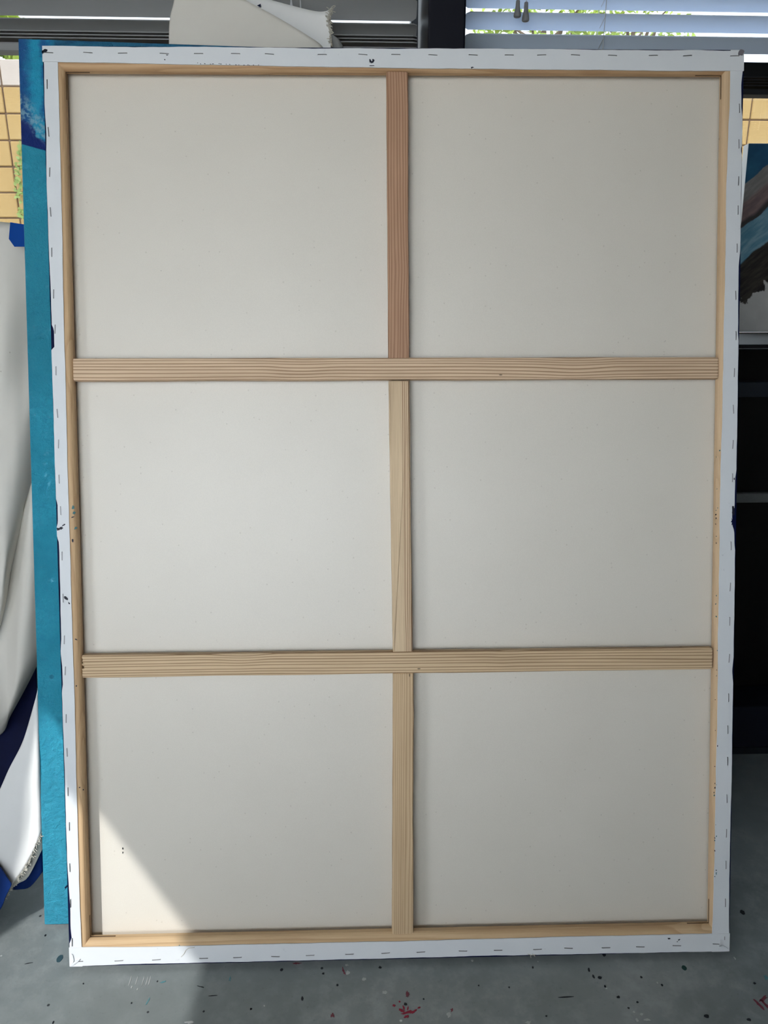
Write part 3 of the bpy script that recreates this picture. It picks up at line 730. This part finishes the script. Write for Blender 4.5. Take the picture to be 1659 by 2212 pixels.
for a, b in (((-90, 1850), (-80, 2030)), ((-20, 1740), (-14, 1962)), ((0, 1705), (8, 1935)), ((20, 1660), (30, 1906)), ((45, 1612), (50, 1878)), ((60, 1570), (66, 1850)), ((81, 1494), (89.8, 1795)), ((81.2, 1492), (90, 1793))):
    c = []
    for k, v in enumerate((0, 0.25, 0.5, 0.75, 1)):
        px, py = a[0] + (b[0] - a[0]) * v, a[1] + (b[1] - a[1]) * v
        c.append(D(px, py, Yq(py) + (0.0, -0.004, -0.004, 0.0, 0.002)[k] + (0.06 if a[0] == 81.2 else 0.0)))
    cols.append(c); fray.append(c[-1])
o = sheet('primed_side', cols, [M['gesso2'], M['navy']], None, 40, 30); reparent(o, pr)
o = threads('frayed_edge', fray[1:], 170, 0.010, None, 3, 0.0007, (0.5, -0.3, -0.8)); reparent(o, pr); o['kind'] = 'stuff'
cols = []
for a, b in (((10, 1890), (18, 1925)), ((40, 1850), (40, 1908)), ((62, 1815), (62, 1893)), ((90, 1763), (91.3, 1834)), ((90.2, 1763), (91.5, 1834))):
    cols.append([D(a[0] + (b[0] - a[0]) * v, a[1] + (b[1] - a[1]) * v, 0.022 + Yq(a[1] + (b[1] - a[1]) * v) + (0.05 if a[0] in (90.2, 90.7) else 0.0)) for v in (0, 0.5, 1)])
o = sheet('inner_layer', cols, [M['raw2'], M['navy']], None, 16, 10); reparent(o, pr)
cols = []
for a, b in (((20, 1895), (22, 1922)), ((40, 1880), (42, 1921)), ((64, 1850), (66, 1915)), ((90.5, 1795), (92.8, 1882)), ((90.7, 1795), (93, 1882))):
    cols.append([D(a[0] + (b[0] - a[0]) * v, a[1] + (b[1] - a[1]) * v, 0.034 + Yq(a[1] + (b[1] - a[1]) * v) + (0.05 if a[0] in (90.2, 90.7) else 0.0)) for v in (0, 0.5, 1)])
o = sheet('blue_layer', cols, [M['cobalt'], M['navy']], None, 16, 10); reparent(o, pr)
cols = []
for a, b in (((-90, 1760), (-90, 2090)), ((-40, 1822), (-40, 2020)), ((0, 1872), (0, 1966)), ((14, 1893), (13, 1936)), ((25, 1909), (25, 1912))):
    cols.append([D(a[0] + (b[0] - a[0]) * v, a[1] + (b[1] - a[1]) * v, Yq(a[1] + (b[1] - a[1]) * v) - 0.012) for v in (0, 0.5, 1)])
o = sheet('turned_corner', cols, [M['cobalt'], M['navy']], None, 20, 16); reparent(o, pr)

# folded raw canvas standing between the paintings and the blind
fc = empty('folded_canvas', (-0.33, 0.70, FZ), label='folded beige canvas with white inner side and frayed edge rising behind the paintings', cat='canvas sheet')
def fold_col(pxa, pya, pxb, pyb, bulge):
    A1 = D(pxa, pya, 0.655 + bulge); Bt = D(pxb, pyb, 0.745)
    pts = [A1]
    zs = [A1[2] + (0.02 - A1[2]) * k for k in (0.03, 0.07, 0.2, 0.5, 0.8)]
    for z in zs:
        sh = 0.23 * min(A1[2] - z, 0.16)
        pts.append(np.array([A1[0] - sh, 0.655 + bulge * 0.8, z]))
    sh = 0.23 * 0.16
    pts.append(np.array([A1[0] - sh, 0.69, FZ + 0.004]))
    for k in (0.2, 0.5, 0.8, 0.95): pts.append(np.array([Bt[0] + (A1[0] - sh - Bt[0]) * (1 - k), 0.72 + 0.025 * k, 0.02 * (1 - k) + Bt[2] * k]))
    pts.append(Bt)
    return pts
cols = [fold_col(386, -70, 470, -60, 0.012), fold_col(410, -62, 480, -52, 0.0), fold_col(460, -40, 510, -36, -0.010), fold_col(530, 0, 562, -8, -0.008), fold_col(600, 38, 630, 12, 0.0),
        fold_col(660, 74, 680, 24, 0.010), fold_col(692, 96, 704, 24, 0.022), fold_col(700, 112, 715, 17, 0.035)]
o = sheet('cloth', cols, [M['raw2'], M['gesso2']], None, 60, 90); reparent(o, fc)
o.modifiers['solid'].material_offset = 1
fr = [c[-1] for c in cols][-1]
edge_pts = [np.array(D(715, 16, 0.744)), np.array(D(709, 40, 0.742)), np.array(D(712, 70, 0.740)), np.array(D(716, 100, 0.738))]
o = threads('frayed_edge', edge_pts, 110, 0.011, None, 5, 0.0008, (0.7, -0.4, 0.0), 1.0); reparent(o, fc); o['kind'] = 'stuff'
bm = bmesh.new(); vs = [bm.verts.new(tuple(D(x, y, 0.7365))) for x, y in ((555, 12), (563, 8), (563, 15))]
f = bm.faces.new(vs); ex = bmesh.ops.extrude_face_region(bm, geom=[f]); bmesh.ops.translate(bm, verts=[g for g in ex['geom'] if isinstance(g, bmesh.types.BMVert)], vec=(0, 0.001, 0))
reparent(from_bm('paint_fleck', bm, M['navy'], None), fc)
# a torn scrap of grey canvas curling beside the frayed edge
cols = [[D(716, 74, 0.73), D(718, 90, 0.73), D(720, 112, 0.735)], [D(726, 80, 0.72), D(730, 94, 0.715), D(733, 112, 0.72)], [D(734, 88, 0.725), D(740, 98, 0.72), D(742, 112, 0.725)]]
o = sheet('torn_scrap', cols, [plain('grey_scrap', (0.22, 0.22, 0.22), 0.9), M['gesso2']], None, 10, 10); reparent(o, fc)

# ================================================================== BLINDS
YBL = 0.85
def slat_mesh(name, x0, x1, mat):
    """slat along X: 50 mm wide (local Y), crowned, rounded corners, 2.6 mm thick"""
    bm = bmesh.new(); n = 8; r = 0.010; top = []; bot = []
    for i in range(n + 1):
        y = -0.025 + 0.05 * i / n; cr = 0.0022 * (1 - (y / 0.025) ** 2)
        e = max(0.0, abs(y) - (0.025 - r)); ins = r - math.sqrt(max(0.0, r * r - e * e))
        top.append((bm.verts.new((x0 + ins, y, cr + 0.0013)), bm.verts.new((x1 - ins, y, cr + 0.0013))))
        bot.append((bm.verts.new((x0 + ins, y, cr - 0.0013)), bm.verts.new((x1 - ins, y, cr - 0.0013))))
    for i in range(n):
        bm.faces.new((top[i][0], top[i][1], top[i + 1][1], top[i + 1][0]))
        bm.faces.new((bot[i][0], bot[i + 1][0], bot[i + 1][1], bot[i][1]))
        for k in (0, 1): bm.faces.new((top[i][k], top[i + 1][k], bot[i + 1][k], bot[i][k]))
    bm.faces.new((top[0][0], bot[0][0], bot[0][1], top[0][1])); bm.faces.new((top[n][0], top[n][1], bot[n][1], bot[n][0]))
    bmesh.ops.recalc_face_normals(bm, faces=bm.faces)
    me = bpy.data.meshes.new(name); bm.to_mesh(me); bm.free(); me.materials.append(mat); return me
def blind(label, x0, x1, zlist, zrail, mat, cords, stack=0, smat=None, rmat=None):
    b = empty('venetian_blind', (0, YBL, 0), (0, 0, PSI), label, 'blind')
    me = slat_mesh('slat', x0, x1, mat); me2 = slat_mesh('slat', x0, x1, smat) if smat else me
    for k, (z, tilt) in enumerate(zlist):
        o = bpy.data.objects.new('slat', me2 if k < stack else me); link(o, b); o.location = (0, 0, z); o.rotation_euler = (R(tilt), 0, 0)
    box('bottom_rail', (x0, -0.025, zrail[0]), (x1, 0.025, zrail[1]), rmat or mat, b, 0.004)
    box('head_rail', (x0, -0.028, 2.80), (x1, 0.028, 2.848), mat, b, 0.003)
    for cx in cords:
        for yy in (-0.0265, 0.0265):
            bm = bmesh.new(); add_tube(bm, [(cx, yy, zrail[1]), (cx, yy, 2.80)], 0.0010, 6); from_bm('ladder_cord', bm, M['cord'], b)
        bm = bmesh.new()
        for z, t in zlist: add_tube(bm, [(cx + 0.001, -0.0265, z - 0.003 + (0.010 if t < 0 else 0.0)), (cx + 0.001, 0.0265, z - 0.012)], 0.0008, 5)
        from_bm('ladder_rungs', bm, M['cord'], b)
    return b
PITCH = 0.0445
# negative rotation about X: room edge up, window edge down
zl = [(1.8785, -10), (1.8725, -8), (1.8665, -6)]
zl += [(1.8980 + 0.0, -22)]
zl += [(1.9425 + PITCH * k, -50) for k in range(20)]
lb = blind('grey venetian blind with nearly closed slats, hanging left of the black column', -1.66, 0.062, zl, (1.842, 1.860), M['slat_grey'], (-1.4, -0.98, -0.21))
M['stack'] = plain('shaded_slat', (0.02, 0.022, 0.025), 0.6, 0.15, 0, 0.05)  # slat colour darkened to paint the shade on stacked slats and rail
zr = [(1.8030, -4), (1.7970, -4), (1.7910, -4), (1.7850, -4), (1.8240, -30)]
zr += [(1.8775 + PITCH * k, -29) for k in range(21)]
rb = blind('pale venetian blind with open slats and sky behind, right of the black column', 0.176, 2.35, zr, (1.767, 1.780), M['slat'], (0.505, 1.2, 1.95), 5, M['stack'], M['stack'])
def tassel(px, py0, py1, parent, mat, k=1.0):
    a = on_depth(px, py0, YBL - 0.045, PSI); c = on_depth(px, py1, YBL - 0.045, PSI)
    loc = Vector(a) - Vector((0, YBL, 0)); x = loc.x * math.cos(-PSI) - loc.y * math.sin(-PSI); y = loc.x * math.sin(-PSI) + loc.y * math.cos(-PSI)
    h = a[2] - c[2]; z = a[2]
    bm = bmesh.new(); rr = [0.0025, 0.0045, 0.0050, 0.0062, 0.0080, 0.0086, 0.0080, 0.006]
    add_tube(bm, [(x, y, z - h * t) for t in (0, 0.04, 0.35, 0.55, 0.75, 0.9, 0.97, 1.0)], [r * k for r in rr], 14)
    t = from_bm('tassel', bm, mat, parent, True)
    bm = bmesh.new(); add_tube(bm, [(x, y, z - 0.002), (x, y, 2.80)], 0.0009, 6); from_bm('pull_cord', bm, M['cord'], t)
tassel(1119, 0, 38, rb, M['tassel']); tassel(1137, 4, 47, rb, M['tassel']); tassel(629, -2, 14, lb, M['cord'], 0.4)

# ================================================================== CABINET AND PAINTING AT THE RIGHT
ct = empty('black_cabinet', (1.5, 0.85, FZ), label='black cabinet with grey top and thin metal rail, right of the canvas', cat='cabinet')
X0, X1 = 0.82, 2.3
YT = 0.645
def part(name, lo, hi, mat, bev=0.002):
    o = box(name, lo, hi, mat, None, bev); o.parent = ct; o.matrix_parent_inverse = Matrix.Translation(-Vector(ct.location)); return o
zt = on_depth(1640, 745, YT)[2]; zb = on_depth(1640, 757, YT)[2]
part('top', (X0, YT + 0.012, zt - 0.010), (X1, 1.11, zt), M['toplam'])
part('front_edge', (X0, YT, zb), (X1, YT + 0.014, zt + 0.0005), M['gloss'], 0.004)
part('edge_highlight', (X0, YT - 0.0015, (zt + zb) / 2 - 0.003), (X1, YT + 0.004, (zt + zb) / 2 - 0.001), M['alu'], 0.0004)  # thin bright strip standing in for the highlight along the glossy edge
z1, z2 = on_depth(1640, 825, YT + 0.03)[2], on_depth(1640, 858, YT + 0.03)[2]
part('body', (X0 + 0.02, YT + 0.14, 0.16), (X1 - 0.02, 1.10, zt - 0.010), M['black'])
part('side_panel', (X0 + 0.005, YT + 0.02, FZ), (X0 + 0.025, 1.10, zt - 0.010), M['black'])
part('side_panel', (X1 - 0.025, YT + 0.02, FZ), (X1 - 0.005, 1.10, zt - 0.010), M['black'])
part('cross_rail', (X0 + 0.025, YT + 0.03, z2), (X1 - 0.025, YT + 0.06, z1), M['bluegrey'])
z1, z2 = on_depth(1640, 1066, YT + 0.03)[2], on_depth(1640, 1087, YT + 0.03)[2]
part('metal_rail', (X0 + 0.025, YT + 0.03, z2), (X1 - 0.025, YT + 0.05, z1), M['alu'], 0.006)
Yp = on_floor(1640, 1626, FZ)[1]
z1 = on_depth(1640, 1526, Yp)[2]
part('plinth', (X0 + 0.025, Yp, FZ), (X1 - 0.025, 1.10, z1), M['plinth'])
part('plinth_strip', (X0 + 0.025, Yp - 0.006, FZ), (X1 - 0.025, Yp + 0.002, FZ + 0.022), M['bluegrey'], 0.001)

pb = on_floor(1604, 717, zt + 0.004); tl = on_depth(1616.5, 313, pb[1] + 0.045)
ph = math.hypot(tl[2] - zt, 0.045)
sp = empty('striped_painting', (tl[0], pb[1], zt + 0.0042), (R(90) - math.atan2(0.045, tl[2] - zt), 0, 0), 'abstract painting with diagonal blue, taupe and black bands on the black cabinet', 'painting')
bm = bmesh.new(); add_box(bm, (0, 0, -0.030), (0.76, ph, 0), 0.0025, 2)
for f_ in bm.faces:
    f_.material_index = 0 if f_.normal.z > 0.6 else 1
pc = from_bm('painted_canvas', bm, [M['stripes'], M['gesso2']], sp)

# ================================================================== OUTSIDE
struct(tag(box('ground', (-30, -30, -0.35), (30, 30, -0.14), M['yard']), 'pale yard paving outside', None))
# sandy block wall in stack bond
YW = 6.0; BW, BH = 0.3953, 0.2025
bw = struct(empty('garden_wall', (0, YW, 0), (0, 0, PSI))); bw['label'] = 'sunlit sandy block wall outside the window'
box('mortar_core', (-9, 0.012, -0.14), (9, 0.2, 2.93), M['mortar'], bw)
bm = bmesh.new(); add_box(bm, (-BW / 2 + 0.006, 0, -BH / 2 + 0.006), (BW / 2 - 0.006, 0.1, BH / 2 - 0.006), 0.006, 1)
b0 = from_bm('block', bm, M['block'], bw); blockme = b0.data
capme = b0.data.copy(); capme.materials.clear(); capme.materials.append(M['cap'])
xj = -3.02; zj = 2.757; first = True
for r_ in range(-1, 9):
    for c_ in range(-7, 23):
        o = b0 if first else b0.copy()
        if not first: link(o, bw)
        first = False
        o.data = capme if r_ == -1 else blockme
        o.location = (xj + (c_ + 0.5) * BW, rnd.uniform(-0.003, 0.003), zj - (r_ + 0.5) * BH)
def foliage(name, label, cx, cy, cz, rx, ry, rz, n, size, mat, trunk_z, seed):
    r = random.Random(seed); vs = []; fs = []
    for k in range(n):
        while True:
            p = [r.uniform(-1, 1) for _ in range(3)]
            q = sum(v * v for v in p)
            if 0.25 < q < 1: break
        c = Vector((p[0] * rx, p[1] * ry, p[2] * rz)); s = size * r.uniform(0.6, 1.3)
        a = Vector((r.gauss(0, 1), r.gauss(0, 1), r.gauss(0, 1))).normalized(); b = a.cross(Vector((r.gauss(0, 1), r.gauss(0, 1), r.gauss(0, 1)))).normalized()
        i = len(vs)
        vs += [c - a * s, c + b * s * 0.4 + a.cross(b) * s * 0.1, c + a * s, c - b * s * 0.4 + a.cross(b) * s * 0.1]
        fs.append((i, i + 1, i + 2, i + 3))
    e = empty(name, (cx, cy, -0.14), label=label, cat='tree')
    o = mesh('foliage', vs, fs, mat, e); o.location = (0, 0, cz + 0.14); o['kind'] = 'stuff'
    bm = bmesh.new(); add_tube(bm, [(0, 0, 0), (0.05, 0.02, (cz) * 0.5), (0, 0, cz + 0.14)], [0.09, 0.07, 0.03], 8)
    for k in range(6):
        a = k * 1.05; add_tube(bm, [(0, 0, cz * (0.7 + 0.04 * k)), (math.cos(a) * rx * 0.35, math.sin(a) * ry * 0.35, cz + 0.14), (math.cos(a) * rx * 0.7, math.sin(a) * ry * 0.7, cz + 0.14 + rz * 0.4)], [0.03, 0.02, 0.006], 6)
    from_bm('trunk', bm, M['bark'], e)
foliage('garden_tree', 'sunlit green tree above the block wall, far left window', -4.1, 7.3, 3.3, 1.0, 0.7, 0.55, 2600, 0.07, M['leaf'], 2.5, 1)
foliage('garden_tree', 'small yellow-green tree seen through the pale blind near the tassels', 1.9, 8.2, 3.75, 0.9, 0.6, 0.38, 700, 0.055, M['leaf'], 3, 2)
foliage('garden_tree', 'sparse yellow-green tree seen through the pale blind further right', 3.5, 10.2, 4.25, 0.8, 0.6, 0.38, 520, 0.055, M['leaf'], 3, 3)
# ivy climbing the wall at the left window
r = random.Random(11); vs = []; fs = []
for k in range(90):
    t = r.random(); px = 47 - 14 * math.sin(t * 3) * r.random() + r.uniform(-4, 4); py = 300 + t * 170
    c = Vector(on_depth(px, py, YW - 0.04 + r.uniform(-0.02, 0.01), PSI)); s = r.uniform(0.012, 0.024); a = r.uniform(0, 6.28)
    i = len(vs); u = Vector((math.cos(a), 0.2 * r.uniform(-1, 1), math.sin(a))); w_ = Vector((-math.sin(a), 0.3 * r.uniform(-1, 1), math.cos(a)))
    vs += [c - u * s, c + w_ * s * 0.6, c + u * s, c - w_ * s * 0.6]; fs.append((i, i + 1, i + 2, i + 3))
iv = mesh('ivy_vine', vs, fs, M['leaf2']); tag(iv, 'thin ivy vine climbing the sunlit block wall', 'ivy', None, 'stuff')
